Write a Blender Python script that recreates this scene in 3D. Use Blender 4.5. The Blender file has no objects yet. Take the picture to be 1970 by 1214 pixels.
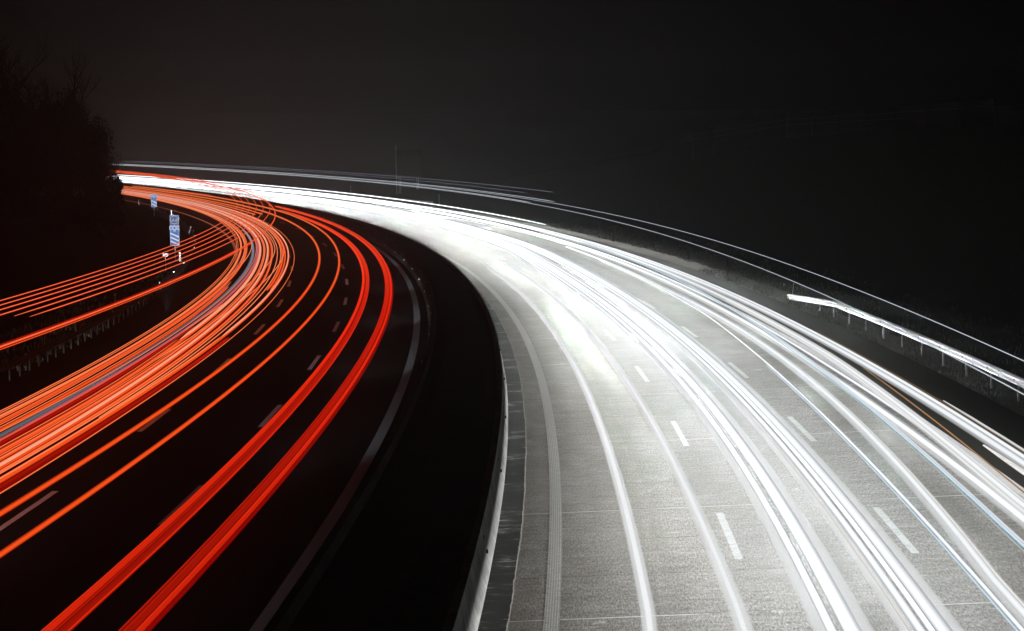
import bpy, math, random
import numpy as np
from mathutils import Vector, Matrix
random.seed(7); rng = np.random.default_rng(7)
SC = bpy.context.scene
COL = SC.collection
R = math.radians

# ------------------------------------------------------------------ camera
cam_d = bpy.data.cameras.new('camera'); cam = bpy.data.objects.new('camera', cam_d); COL.objects.link(cam)
cam_d.sensor_width = 36.0; cam_d.sensor_fit = 'HORIZONTAL'; cam_d.lens = 4296.1/1970*36
cam_d.clip_start = 0.5; cam_d.clip_end = 6000
cam.matrix_world = (Matrix.Translation((0, 0, 8.674)) @ Matrix.Rotation(math.pi/2-0.07121, 4, 'X')
                    @ Matrix.Rotation(-0.01405, 4, 'Z'))
SC.camera = cam
# ------------------------------------------------------------------ night sky, faint moonlight, exposure
W = bpy.data.worlds.new('World'); SC.world = W; W.use_nodes = True
wn = W.node_tree; wn.nodes.clear()
wo = wn.nodes.new('ShaderNodeOutputWorld'); bg = wn.nodes.new('ShaderNodeBackground')
sky = wn.nodes.new('ShaderNodeTexSky'); sky.sky_type = 'NISHITA'; sky.sun_disc = False
sky.sun_elevation = R(-4); sky.sun_rotation = R(200); sky.dust_density = 4.0
hs = wn.nodes.new('ShaderNodeHueSaturation'); hs.inputs['Saturation'].default_value = 0.12
tint = wn.nodes.new('ShaderNodeMixRGB'); tint.blend_type = 'MULTIPLY'; tint.inputs[0].default_value = 1; tint.inputs[2].default_value = (.95, 1.0, .72, 1)
wn.links.new(sky.outputs[0], hs.inputs['Color']); wn.links.new(hs.outputs[0], tint.inputs[1]); wn.links.new(tint.outputs[0], bg.inputs[0])
bg.inputs[1].default_value = 0.008
wn.links.new(bg.outputs[0], wo.inputs[0])
sun_d = bpy.data.lights.new('moonlight', 'SUN'); sun_d.energy = 0.002; sun_d.angle = R(0.5); sun_d.color = (1, .96, .9)
sun = bpy.data.objects.new('moonlight', sun_d); COL.objects.link(sun); sun.rotation_euler = (R(60), 0, R(-20))
SC.view_settings.view_transform = 'Standard'; SC.view_settings.look = 'None'
SC.view_settings.exposure = 0.0; SC.view_settings.gamma = 1.0; SC.view_settings.use_curve_mapping = False
SC.cycles.max_bounces = 5; SC.cycles.diffuse_bounces = 2; SC.cycles.glossy_bounces = 2; SC.cycles.volume_bounces = 0
SC.cycles.transparent_max_bounces = 48; SC.cycles.sample_clamp_indirect = 4.0; SC.cycles.sample_clamp_direct = 0.0
SC.cycles.volume_step_rate = 4.0; SC.cycles.volume_max_steps = 64; SC.cycles.use_light_tree = True

# ------------------------------------------------------------------ the road's line in plan
DS = 0.5; S0 = -80.0
S = np.arange(S0, 900, DS)
K0, K1, K2, PSI, VC = 0.0010969, -3.361e-5, 2.329e-5, -0.078347, 0.19093
_sk = np.clip(S, 0, 400)/100
_k = K0+K1*_sk+K2*_sk**2
_th = np.concatenate([[0], np.cumsum(_k[:-1]*DS)]); _i0 = int(round(-S0/DS)); TH = _th-_th[_i0]+PSI
_x = np.concatenate([[0], np.cumsum(-np.sin(TH[:-1])*DS)]); _y = np.concatenate([[0], np.cumsum(np.cos(TH[:-1])*DS)])
PX = _x-_x[_i0]; PY = _y-_y[_i0]
def th(s): return np.interp(s, S, TH)
def road_z(s, d):
    s = np.asarray(s, float); d = np.asarray(d, float)
    base = VC*(np.clip(s, 0, None)/100)**2
    zl = 0.42122+0.01247*(d+6.744); zr = 0.03292*(d+1.6644)
    t = np.clip((d+6.3)/3.3, 0, 1)
    return base + zl*(1-t)+zr*t
def P(s, d, z=0.0):
    """world point: s metres along the road, d metres to the right of its axis, z above the road surface"""
    s = np.asarray(s, float); d = np.asarray(d, float)
    t = np.interp(s, S, TH)
    return np.stack(np.broadcast_arrays(np.interp(s, S, PX)+np.cos(t)*d, np.interp(s, S, PY)+np.sin(t)*d, road_z(s, d)+z), -1)

# ------------------------------------------------------------------ helpers
def tag(o, label=None, cat=None, group=None, kind=None):
    if label: o['label'] = label
    if cat: o['category'] = cat
    if group: o['group'] = group
    if kind: o['kind'] = kind
    return o
def empty(name, loc=(0, 0, 0), rz=0):
    o = bpy.data.objects.new(name, None); COL.objects.link(o); o.location = loc; o.rotation_euler = (0, 0, rz)
    o.empty_display_size = .2
    return o
class MB:
    def __init__(self): self.v = []; self.f = []; self.uv = []
    def add(self, v, f, uv=None):
        b = len(self.v); self.v += [tuple(map(float, p)) for p in v]; self.f += [tuple(int(i)+b for i in q) for q in f]
        self.uv += [tuple(map(float, q)) for q in (uv if uv is not None else [(0, 0)]*len(v))]
    def box(self, c, s, rz=0, rx=0, ry=0):
        M = Matrix.Translation(c) @ Matrix.Rotation(rz, 4, 'Z') @ Matrix.Rotation(rx, 4, 'X') @ Matrix.Rotation(ry, 4, 'Y')
        v = [M @ Vector((sx*s[0]/2, sy*s[1]/2, sz*s[2]/2)) for sx in (-1, 1) for sy in (-1, 1) for sz in (-1, 1)]
        self.add(v, [(0, 1, 3, 2), (4, 6, 7, 5), (0, 4, 5, 1), (2, 3, 7, 6), (0, 2, 6, 4), (1, 5, 7, 3)])
    def tube(self, pts, rad, n=6, rz=None, frame=None, uvs=None, cap=True):
        pts = np.asarray(pts, float); m = len(pts); rad = np.broadcast_to(np.asarray(rad, float), (m,))
        rzz = rad if rz is None else np.broadcast_to(np.asarray(rz, float), (m,))
        if frame is None:
            t = np.gradient(pts, axis=0); t /= np.linalg.norm(t, axis=1)[:, None]+1e-9
            ref = np.where(np.abs(t[:, 2:3]) > .9, np.array([[1., 0, 0]]), np.array([[0, 0, 1.]]))
            a = np.cross(t, ref); a /= np.linalg.norm(a, axis=1)[:, None]+1e-9; b = np.cross(a, t)
        else: a, b = frame
        ang = np.arange(n)*2*math.pi/n
        v = pts[:, None]+a[:, None]*(np.cos(ang)[None, :, None]*rad[:, None, None])+b[:, None]*(np.sin(ang)[None, :, None]*rzz[:, None, None])
        f = [(i*n+j, i*n+(j+1) % n, (i+1)*n+(j+1) % n, (i+1)*n+j) for i in range(m-1) for j in range(n)]
        if cap: f += [tuple(range(n-1, -1, -1)), tuple((m-1)*n+j for j in range(n))]
        uv = [(j/n, uvs[i] if uvs is not None else i) for i in range(m) for j in range(n)]
        self.add(v.reshape(-1, 3), f, uv)
    def build(self, name, mat, parent=None, smooth=False, origin=None):
        me = bpy.data.meshes.new(name)
        me.from_pydata(self.v, [], self.f)
        l = me.uv_layers.new(name='UVMap'); uv = np.array(self.uv, dtype=np.float32)
        idx = np.empty(len(me.loops), dtype=np.int32); me.loops.foreach_get('vertex_index', idx)
        l.data.foreach_set('uv', uv[idx].ravel())
        me.materials.append(mat)
        if smooth: me.polygons.foreach_set('use_smooth', np.ones(len(me.polygons), dtype=bool))
        me.update()
        o = bpy.data.objects.new(name, me); COL.objects.link(o)
        if parent is not None: o.parent = parent
        return o
def sheet(mb, s, d, z, offs=0.0):
    """sheet over arrays s (n) and d (m); UV = (d, s) in metres"""
    s = np.asarray(s, float); d = np.asarray(d, float)
    SS, DD = np.meshgrid(s, d, indexing='ij'); zz = z(SS, DD) if callable(z) else np.full(SS.shape, float(z))
    p = P(SS, DD, zz).reshape(-1, 3); n, m = SS.shape
    f = [(i*m+j, i*m+j+1, (i+1)*m+j+1, (i+1)*m+j) for i in range(n-1) for j in range(m-1)]
    mb.add(p, f, np.stack([DD.ravel(), SS.ravel()], 1))
def extrude(mb, s, prof, close=True):
    """profile [(d,z)...] swept along stations s"""
    s = np.asarray(s, float); pr = np.asarray(prof, float); m = len(pr)
    # z of the profile is measured from the road surface at the profile's first point
    p = np.concatenate([P(np.full(m, a), pr[:, 0], 0) for a in s]).reshape(len(s), m, 3)
    p[:, :, 2] = road_z(s, np.full(len(s), pr[0, 0]))[:, None]+pr[None, :, 1]
    f = []
    for i in range(len(s)-1):
        for j in range(m if close else m-1):
            k = (j+1) % m
            f.append((i*m+j, i*m+k, (i+1)*m+k, (i+1)*m+j))
    if close: f += [tuple(range(m)), tuple((len(s)-1)*m+j for j in range(m-1, -1, -1))]
    arc = np.concatenate([[0], np.cumsum(np.linalg.norm(np.diff(pr, axis=0), axis=1))])
    mb.add(p.reshape(-1, 3), f, [(arc[j], a) for a in s for j in range(m)])

# ------------------------------------------------------------------ materials
class NT:
    def __init__(self, name):
        self.m = bpy.data.materials.new(name); self.m.use_nodes = True; self.t = self.m.node_tree; self.t.nodes.clear()
        self.out = self.n('OutputMaterial')
    def n(self, typ, **kw):
        x = self.t.nodes.new('ShaderNode'+typ)
        for k, v in kw.items():
            if k in x.inputs: x.inputs[k].default_value = v
            else: setattr(x, k, v)
        return x
    def l(self, a, b): self.t.links.new(a, b)
    def math(self, op, a, b=None, c=None):
        x = self.n('Math', operation=op)
        for i, v in enumerate((a, b, c)):
            if v is None: continue
            if isinstance(v, (int, float)): x.inputs[i].default_value = v
            else: self.l(v, x.inputs[i])
        return x.outputs[0]
    def ramp(self, fac, stops, interp='LINEAR'):
        x = self.n('ValToRGB'); x.color_ramp.interpolation = interp
        e = x.color_ramp.elements
        while len(e) < len(stops): e.new(0.5)
        for k, (p, c) in enumerate(stops):
            e[k].position = p; e[k].color = (*(c if not isinstance(c, (int, float)) else (c, c, c)), 1)
        self.l(fac, x.inputs[0]); return x.outputs[0]
    def uvscale(self, sx, sy, sz=1):
        u = self.n('UVMap'); mp = self.n('Mapping'); mp.inputs['Scale'].default_value = (sx, sy, sz)
        self.l(u.outputs[0], mp.inputs[0]); return mp.outputs[0]
    def noise(self, vec, scale, detail=3, rough=.55):
        x = self.n('TexNoise'); x.inputs['Scale'].default_value = scale; x.inputs['Detail'].default_value = detail; x.inputs['Roughness'].default_value = rough
        if vec is not None: self.l(vec, x.inputs['Vector'])
        return x.outputs[0]
    def mix(self, fac, a, b, blend='MIX'):
        x = self.n('MixRGB', blend_type=blend)
        for i, v in enumerate((fac, a, b)):
            if isinstance(v, (int, float)): x.inputs[i].default_value = v if i == 0 else (v, v, v, 1)
            elif isinstance(v, tuple): x.inputs[i].default_value = (*v, 1)
            else: self.l(v, x.inputs[i])
        return x.outputs[0]
    def surf(self, color, rough=.8, bump=None, bstr=.3, bdist=.01, spec=.3, metal=0.0):
        b = self.n('BsdfPrincipled')
        for key, v in (('Base Color', color), ('Roughness', rough), ('Metallic', metal), ('Specular IOR Level', spec)):
            if isinstance(v, (int, float)): b.inputs[key].default_value = v if key != 'Base Color' else (v, v, v, 1)
            elif isinstance(v, tuple): b.inputs[key].default_value = (*v, 1)
            else: self.l(v, b.inputs[key])
        if bump is not None:
            bp = self.n('Bump'); bp.inputs['Strength'].default_value = bstr; bp.inputs['Distance'].default_value = bdist
            self.l(bump, bp.inputs['Height']); self.l(bp.outputs[0], b.inputs['Normal'])
        self.l(b.outputs[0], self.out.inputs[0]); return self.m
def plain(name, c, rough=.6, metal=0., spec=.3, var=.25, scale=9.):
    k = NT(name); tc = k.n('TexCoord'); n = k.noise(tc.outputs['Object'], scale, 4)
    col = k.mix(n, tuple(x*(1-var) for x in c), tuple(min(1, x*(1+var)) for x in c))
    return k.surf(col, rough, bump=n, bstr=.1, metal=metal, spec=spec)

def concrete_road():
    k = NT('worn_concrete_pavement')
    def boost(v, g): return k.math('ADD', k.math('MULTIPLY', k.math('SUBTRACT', v, .5), g), .5)
    grain = boost(k.noise(k.uvscale(1, .14), 27, 2, .8), 2.3)
    fleck = boost(k.noise(k.uvscale(1, .13), 62, 1, .5), 2.2)
    brush = boost(k.noise(k.uvscale(1.3, 4.5), 1.2, 5, .75), 1.9)              # broom finish across the lanes, broken up
    brush2 = boost(k.noise(k.uvscale(.35, 1.5), 1.0, 5, .7), 1.8)
    track = k.noise(k.uvscale(.8, .012), 1.0, 3, .6)                          # wheel tracks along the lanes
    patch = boost(k.noise(k.uvscale(.35, .12), 1.0, 5, .65), 1.3)
    a = k.math('ADD', k.math('MULTIPLY', grain, .30), k.math('MULTIPLY', fleck, .16))
    for v, w in ((brush, .18), (brush2, .12), (track, .12), (patch, .12)): a = k.math('ADD', a, k.math('MULTIPLY', v, w))
    col = k.ramp(a, [(.20, (.045, .040, .034)), (.42, (.145, .138, .128)), (.58, (.30, .293, .283)), (.82, (.60, .60, .595))])
    u = k.n('UVMap'); sx = k.n('SeparateXYZ'); k.l(u.outputs[0], sx.inputs[0])
    # brown dust and tyre dirt along the inner edge of the carriageway
    inner = k.n('MapRange'); inner.inputs['From Min'].default_value = .9; inner.inputs['From Max'].default_value = -2.2; k.l(sx.outputs[0], inner.inputs[0])
    dn = k.ramp(k.noise(k.uvscale(.8, .25), 1.6, 5, .7), [(.3, .25), (.65, 1)])
    col = k.mix(k.math('MULTIPLY', k.math('MULTIPLY', inner.outputs[0], dn), .9), col, k.mix(1.0, col, (.55, .47, .39), 'MULTIPLY'))
    # dark oil line in the middle of each lane, darker rubbered wheel paths
    oil = k.math('POWER', k.math('ADD', k.math('MULTIPLY', k.math('COSINE', k.math('MULTIPLY', k.math('ADD', sx.outputs[0], -.38), 2*math.pi/3.665)), .5), .5), 6.0)
    on = k.ramp(k.noise(k.uvscale(1.2, .05), 1.3, 4, .6), [(.35, 0), (.7, 1)])
    col = k.mix(k.math('MULTIPLY', k.math('MULTIPLY', oil, on), .62), col, (.07, .066, .06))
    # transverse joints, unevenly sealed, some pale
    fr = k.math('FRACT', k.math('DIVIDE', k.math('ADD', sx.outputs[1], k.math('MULTIPLY', k.noise(k.uvscale(.6, .3), 1.0, 2), .16)), 4.13)); j = k.math('LESS_THAN', fr, .014)
    jm = k.math('MULTIPLY', j, k.ramp(k.noise(k.uvscale(.5, .22), 1.3, 3), [(.42, 0), (.58, 1)]))
    col = k.mix(k.math('MULTIPLY', jm, .8), col, (.035, .032, .03))
    jl = k.math('MULTIPLY', k.math('LESS_THAN', k.math('FRACT', k.math('ADD', k.math('DIVIDE', sx.outputs[1], 12.39), .68)), .006), k.ramp(k.noise(k.uvscale(.3, .3), 1.0, 2), [(.40, 0), (.5, 1)]))
    col = k.mix(k.math('MULTIPLY', jl, .75), col, (.62, .62, .62))
    # repaired spots beside the pale joints
    rep = k.math('MULTIPLY', k.ramp(k.noise(k.uvscale(.9, .7), 1.1, 5, .75), [(.64, 0), (.70, 1)]), .5)
    col = k.mix(rep, col, (.60, .60, .60))
    h = k.math('ADD', k.math('MULTIPLY', grain, .7), k.math('MULTIPLY', brush, .5))
    return k.surf(col, 1.0, bump=h, bstr=.30, bdist=.010, spec=0.0)
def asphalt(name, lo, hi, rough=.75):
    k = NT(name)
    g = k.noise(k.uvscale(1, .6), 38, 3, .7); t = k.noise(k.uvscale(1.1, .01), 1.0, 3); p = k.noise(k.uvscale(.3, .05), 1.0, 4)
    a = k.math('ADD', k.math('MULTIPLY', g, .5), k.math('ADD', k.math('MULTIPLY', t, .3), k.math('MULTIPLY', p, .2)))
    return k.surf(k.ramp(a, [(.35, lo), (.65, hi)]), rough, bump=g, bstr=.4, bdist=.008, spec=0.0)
def paint(name, base, wear=.35, ridges=False, dirt=(.12, .12, .12)):
    k = NT(name)
    g = k.noise(k.uvscale(1, .5), 30, 4, .7); b = k.noise(k.uvscale(2, 9), 1.5, 3)
    w = k.math('ADD', k.math('MULTIPLY', g, .6), k.math('MULTIPLY', b, .4))
    f = k.ramp(w, [(wear-.08, 0), (wear+.12, 1)])
    h = g
    if ridges:
        u = k.n('UVMap'); sx = k.n('SeparateXYZ'); k.l(u.outputs[0], sx.inputs[0])
        r = k.math('ADD', k.math('MULTIPLY', k.math('SINE', k.math('MULTIPLY', sx.outputs[0], 2*math.pi/.05)), .5), .5)
        f = k.math('MULTIPLY', f, k.math('ADD', k.math('MULTIPLY', r, .5), .35)); h = r
    return k.surf(k.mix(f, dirt, base), .8, bump=h, bstr=.25, bdist=.005, spec=0.0)
M = {}
M['concrete_road'] = concrete_road()
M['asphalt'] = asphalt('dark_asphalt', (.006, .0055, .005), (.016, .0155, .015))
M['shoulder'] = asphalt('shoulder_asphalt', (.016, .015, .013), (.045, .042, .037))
M['paint'] = paint('white_road_paint', (.80, .81, .82))
M['dash_paint'] = paint('worn_dash_paint', (.52, .53, .54), wear=.42)
M['paint_grey'] = paint('weathered_edge_paint', (.25, .31, .33), wear=.3)
M['paint_ridged'] = paint('ridged_edge_paint', (.66, .66, .64), wear=.42, ridges=True, dirt=(.14, .135, .13))
def gutter_mat():
    k = NT('wet_gutter_concrete')
    a = k.noise(k.uvscale(.6, .9), 1.0, 5, .75); b = k.noise(k.uvscale(1.0, 3.2), 1.4, 4, .75); c = k.noise(k.uvscale(.4, .35), 1.0, 3)
    v = k.math('ADD', k.math('MULTIPLY', a, .5), k.math('ADD', k.math('MULTIPLY', b, .3), k.math('MULTIPLY', c, .2)))
    col = k.ramp(v, [(.45, (.005, .005, .005)), (.52, (.016, .0155, .015)), (.555, (.07, .068, .063)), (.61, (.50, .49, .47))])
    return k.surf(col, 1.0, bump=b, bstr=.5, bdist=.01, spec=0.0)
M['gutter'] = gutter_mat()
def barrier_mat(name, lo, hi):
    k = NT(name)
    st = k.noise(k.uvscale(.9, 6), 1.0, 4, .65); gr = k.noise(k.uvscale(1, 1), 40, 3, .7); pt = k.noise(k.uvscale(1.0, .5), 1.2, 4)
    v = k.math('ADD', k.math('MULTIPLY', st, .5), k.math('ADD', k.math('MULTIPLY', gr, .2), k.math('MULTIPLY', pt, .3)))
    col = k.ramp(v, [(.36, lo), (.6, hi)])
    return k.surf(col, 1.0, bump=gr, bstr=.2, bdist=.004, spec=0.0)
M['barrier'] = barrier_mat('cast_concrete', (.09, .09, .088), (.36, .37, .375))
M['barrier_shaded'] = barrier_mat('shaded_concrete', (.008, .0075, .007), (.05, .047, .045))  # darker copy of the barrier concrete, its unlit tone put into the colour
M['moss'] = plain('chipped_edge_stone', (.22, .215, .20), 1.0, spec=0, var=.85, scale=14)
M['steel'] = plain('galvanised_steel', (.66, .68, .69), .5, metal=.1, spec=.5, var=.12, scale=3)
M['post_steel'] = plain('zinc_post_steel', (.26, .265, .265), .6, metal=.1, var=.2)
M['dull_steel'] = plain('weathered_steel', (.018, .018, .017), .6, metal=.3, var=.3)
M['white_plastic'] = plain('white_plastic', (.78, .79, .78), .5, var=.06)
M['black_plastic'] = plain('black_plastic', (.02, .02, .02), .5)
M['reflector_dim'] = plain('dusty_reflector', (.30, .30, .30), .6, spec=.1, var=.1)
M['reflector'] = plain('reflector_glass', (.92, .94, .96), .25, spec=.8, var=.03)
M['sign_blue'] = plain('blue_sign_film', (.012, .12, .46), .45, var=.08)
M['sign_dark_blue'] = plain('dark_blue_sign_film', (.008, .05, .21), .45, var=.08)
M['sign_white'] = plain('white_sign_film', (.80, .83, .84), .45, var=.05)
M['sign_back'] = plain('grey_sign_back', (.02, .02, .02), .6)
M['bark'] = plain('dark_bark', (.012, .011, .01), 1.0, spec=0, var=.4)
M['leaf'] = plain('dark_evergreen_leaf', (.010, .012, .008), 1.0, spec=0, var=.5, scale=2)
M['timber'] = plain('grey_fence_panel', (.006, .0065, .006), 1.0, spec=0)
def ground_mat():
    k = NT('night_turf'); tc = k.n('TexCoord')
    a = k.noise(tc.outputs['Object'], .8, 5, .65); b = k.noise(tc.outputs['Object'], 7, 4, .7)
    v = k.math('ADD', k.math('MULTIPLY', a, .5), k.math('MULTIPLY', b, .5))
    return k.surf(k.ramp(v, [(.36, (.006, .006, .004)), (.55, (.016, .0155, .010)), (.7, (.034, .032, .022))]), .95, bump=v, bstr=.9, bdist=.12, spec=0)
M['ground'] = ground_mat()
def blade_mat(name, a, b):
    k = NT(name); oi = k.n('NewGeometry')
    col = k.mix(oi.outputs['Random Per Island'], a, b)
    return k.surf(col, 1.0, spec=0)
M['grass'] = blade_mat('dry_grass', (.03, .03, .017), (.17, .155, .11))

def glow(name, core, edge, strength, near=1.0, s_near=40., s_far=160., p=1.6, sample=True, far=None, body=2.2, soft=0.0):
    """glowing trail: brightest through its middle, dimmer towards its rim; NEAR scales it at the near end of the road, FAR is its colour far off"""
    k = NT(name)
    # depth of glowing gas met by a line through the round tube: cosine to the normal within the tube's cross-section
    ge = k.n('NewGeometry'); tg = k.n('Tangent', direction_type='UV_MAP'); tg.uv_map = 'UVMap'
    def vm(op, a, b=None):
        x = k.n('VectorMath', operation=op); k.l(a, x.inputs[0])
        if b is not None: k.l(b, x.inputs[3 if op == 'SCALE' else 1])
        return x.outputs['Value'] if op in ('DOT_PRODUCT', 'LENGTH') else x.outputs[0]
    ax = vm('NORMALIZE', vm('CROSS_PRODUCT', ge.outputs['Normal'], tg.outputs[0]))
    ip = vm('NORMALIZE', vm('SUBTRACT', ge.outputs['Incoming'], vm('SCALE', ax, vm('DOT_PRODUCT', ax, ge.outputs['Incoming']))))
    c = k.math('MAXIMUM', k.math('ABSOLUTE', vm('DOT_PRODUCT', ge.outputs['Normal'], ip)), .001)
    f = k.math('POWER', c, p)
    u = k.n('UVMap'); sx = k.n('SeparateXYZ'); k.l(u.outputs[0], sx.inputs[0])
    def along(a, b, lo, hi):
        mr = k.n('MapRange')
        for n, v in (('From Min', a), ('From Max', b), ('To Min', lo), ('To Max', hi)): mr.inputs[n].default_value = v
        k.l(sx.outputs[1], mr.inputs[0]); return mr.outputs[0]
    if far is not None: core = k.mix(along(105, 290, 0, 1), core, far)
    col = k.mix(f, edge, core)
    e = k.n('Emission'); k.l(k.mix(1.0, col, k.math('POWER', c, soft), 'MULTIPLY') if soft else col, e.inputs[0])
    if near != 1.0: k.l(along(s_near, s_far, strength*near, strength), e.inputs[1])
    else: e.inputs[1].default_value = strength
    tr = k.n('BsdfTransparent'); mx = k.n('MixShader'); k.l(k.math('MINIMUM', 1.0, k.math('MULTIPLY', k.math('POWER', c, 1.4), body)), mx.inputs[0])
    k.l(tr.outputs[0], mx.inputs[1]); k.l(e.outputs[0], mx.inputs[2]); k.l(mx.outputs[0], k.out.inputs[0])
    k.m.cycles.emission_sampling = 'FRONT' if sample else 'NONE'
    return k.m
WH = (.84, .87, .90); PALE = (1.05, .20, .06)
G = {
 'lane':    glow('headlight_lane_white', (.85, .86, .88), (.60, .60, .60), 1.15, body=1.4),
 'white':   glow('headlight_white', WH, (.40, .42, .44), 3.6, body=1.5, soft=1.0, near=.36, s_near=120., s_far=300.),
 'strong':  glow('headlight_strong_white', WH, (.40, .42, .44), 4.6, body=1.6, soft=1.2, near=.38, s_near=120., s_far=300.),
 'halo':    glow('headlight_halo', (.84, .86, .88), (.8, .82, .84), 1.0, sample=False, body=.42),
 'soft':    glow('headlight_soft_white', (.80, .82, .85), (.5, .52, .54), 1.0, sample=False, body=.8),
 'warm':    glow('headlight_warm_white', (.84, .82, .79), (.5, .48, .45), 1.1, body=1.1),
 'blue':    glow('headlight_blue_white', (.62, .78, .92), (.34, .46, .58), 1.0, sample=False, body=1.0),
 'teal':    glow('pale_teal_light', (.56, .66, .68), (.3, .4, .42), .8, sample=False, body=.6),
 'amber':   glow('amber_marker_light', (.42, .23, .10), (.25, .12, .05), 1.0, sample=False, body=1.4),
 'marker':  glow('white_marker_light', (.72, .78, .84), (.4, .45, .5), .85, sample=False),
 'faint':   glow('faint_marker_light', (.30, .32, .40), (.16, .18, .24), .7, sample=False),
 'orange':  glow('tail_light_orange', (1.05, .092, .012), (.30, .004, .0006), 1.0, p=2.2, far=PALE),
 'orange_slim': glow('tail_light_orange_slim', (1.0, .095, .012), (.20, .001, .0003), 1.0, p=3.2, far=(1.08, .24, .07), body=1.6),
 'orange_line': glow('tail_light_orange_line', (1.0, .22, .07), (.8, .05, .01), 1.0, sample=False, far=PALE),
 'pink':    glow('tail_light_pale', (1.05, .40, .23), (.85, .05, .012), 1.0, p=1.7, far=(1.05, .56, .42)),
 'peach':   glow('tail_light_peach', (1.05, .25, .09), (.95, .07, .018), 1.0, sample=False, far=(1.05, .42, .24)),
 'red':     glow('tail_light_red', (.80, .016, .004), (.42, .003, .0006), 1.0, near=.42, far=(1.0, .10, .03), body=1.5),
 'red_edge': glow('tail_light_bright_red', (1.0, .028, .005), (.72, .006, .001), 1.0, near=.62, far=(1.05, .12, .035)),
 'hot_red': glow('tail_light_hot_red', (1.0, .04, .007), (.80, .014, .003), 1.0, near=.72, sample=False, far=(1.05, .2, .07)),
 'dark_red': glow('tail_light_dark_red', (.26, .002, .0008), (.09, .0008, .0004), 1.0, sample=False, body=1.0),
 'rose':    glow('tail_light_rose', (.75, .12, .09), (.35, .02, .015), 1.0, sample=False),
 'grey':    glow('cool_grey_light', (.12, .14, .165), (.03, .03, .033), 1.0, sample=False, far=(.35, .42, .56), body=1.3),
 'violet':  glow('violet_grey_light', (.22, .19, .34), (.20, .05, .06), 1.0, sample=False, body=1.0),
 'high':    glow('roof_tail_light', (1.05, .15, .05), (.85, .03, .008), 1.0, sample=False),
}

# ------------------------------------------------------------------ setting: ground, roads, markings
def hill(s, d):
    """height of the ground above the road surface"""
    s = np.asarray(s, float); d = np.asarray(d, float); z = np.full(np.broadcast(s, d).shape, -.06)
    # right: verge, shallow ditch, embankment up to the fence, then a gentle rise
    r = np.clip((d-12.6)/1.2, 0, 1); z = np.where(d > 12.6, -.06-.10*r, z)
    up = np.clip((d-15.5)/14.0, 0, 1); up = up*up*(3-2*up)
    hh = 8.6*np.clip(1-(s-215)/150, .10, 1)
    z = np.where(d > 15.5, z+up*hh+np.clip(d-29.5, 0, 60)*.05, z)
    # left: verge behind the guard rail, then a wooded bank
    l = np.clip((-22.3-d)/1.0, 0, 1); z = np.where(d < -22.3, -.06-.06*l, z)
    up = np.clip((-27.0-d)/16, 0, 1); z = np.where(d < -27, z+up*up*(3-2*up)*3.5, z)
    # ground between the two barriers, raised to hide the lit barrier back
    z = np.where((d > -5.88) & (d < -3.32), .72, z)
    bump = .10*np.sin(s*.31+d*.7)*np.sin(d*.53-s*.17)+.06*np.sin(s*.9)*np.sin(d*1.3+s*.2)
    z = z+np.where((d > 14.8) | (d < -24), bump, 0)
    return z
mb = MB()
d_left = [-420, -260, -170, -120, -90, -75, -65, -58, -52]+list(np.arange(-48, -26, 1.6))+[-26, -25, -24, -23.3, -22.3, -21.6, -20, -15, -10, -6.4, -5.9, -5.86, -5.2, -4.5, -3.9, -3.34, -3.30, -2.8, 0, 4, 8, 12.0, 12.6]
d_right = list(np.arange(13.2, 34, .9))+[36, 39, 43, 48, 55, 65, 80, 110, 160, 260, 420]
sheet(mb, np.concatenate([np.arange(-60, 320, 3.0), np.arange(320, 890, 10)]), np.array(d_left+d_right), hill)
tag(mb.build('ground', M['ground'], smooth=True), kind='structure')
mb = MB(); mb.add([(-5000, -3000, -3), (5000, -3000, -3), (5000, 5500, -3), (-5000, 5500, -3)], [(0, 1, 2, 3)])
tag(mb.build('distant_land', M['ground']), kind='structure')

sr = np.concatenate([np.arange(-40, 300, 2.0), np.arange(300, 800, 5.0)])
def strip(name, d0, d1, mat, z=0.0, s=sr, n=2, kind='structure'):
    m = MB(); sheet(m, s, np.linspace(d0, d1, n), z); return tag(m.build(name, mat), kind=kind)
strip('road', -2.45, 9.55, M['concrete_road'], n=13)
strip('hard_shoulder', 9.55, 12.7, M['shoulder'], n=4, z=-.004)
strip('drainage_gutter', -3.02, -2.45, M['gutter'], z=-.012)
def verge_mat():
    k = NT('headlit_verge'); a = k.noise(k.uvscale(1, .6), 6, 5, .7); b = k.noise(k.uvscale(.6, .15), 1.0, 3)  # paler strip: headlight wash on the ground put into its colour
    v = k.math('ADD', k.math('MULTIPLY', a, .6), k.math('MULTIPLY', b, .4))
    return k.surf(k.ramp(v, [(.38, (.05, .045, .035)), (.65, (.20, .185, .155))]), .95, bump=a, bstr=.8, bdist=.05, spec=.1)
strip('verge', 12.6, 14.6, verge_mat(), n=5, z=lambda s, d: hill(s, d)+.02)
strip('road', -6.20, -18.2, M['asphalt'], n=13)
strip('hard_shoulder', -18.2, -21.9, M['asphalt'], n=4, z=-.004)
# irregular stone edge between gutter and pavement
m = MB(); ss = np.arange(-10, 260, .22)
wob = .006*np.sin(ss*.9)+.006*np.sin(ss*.37+1)+rng.normal(0, .007, len(ss))
w2 = .008+.014*rng.random(len(ss))**2
v = []; f = []; uv = []
for i, a in enumerate(ss):
    for q in (-1, 1):
        v.append(P(a, -2.45+wob[i]+q*w2[i], .004+.01*(q < 0))); uv.append((q, a))
    if i: f.append((2*i-2, 2*i-1, 2*i+1, 2*i))
m.add(v, f, uv); tag(m.build('road_edge', M['moss']), kind='structure')
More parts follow.
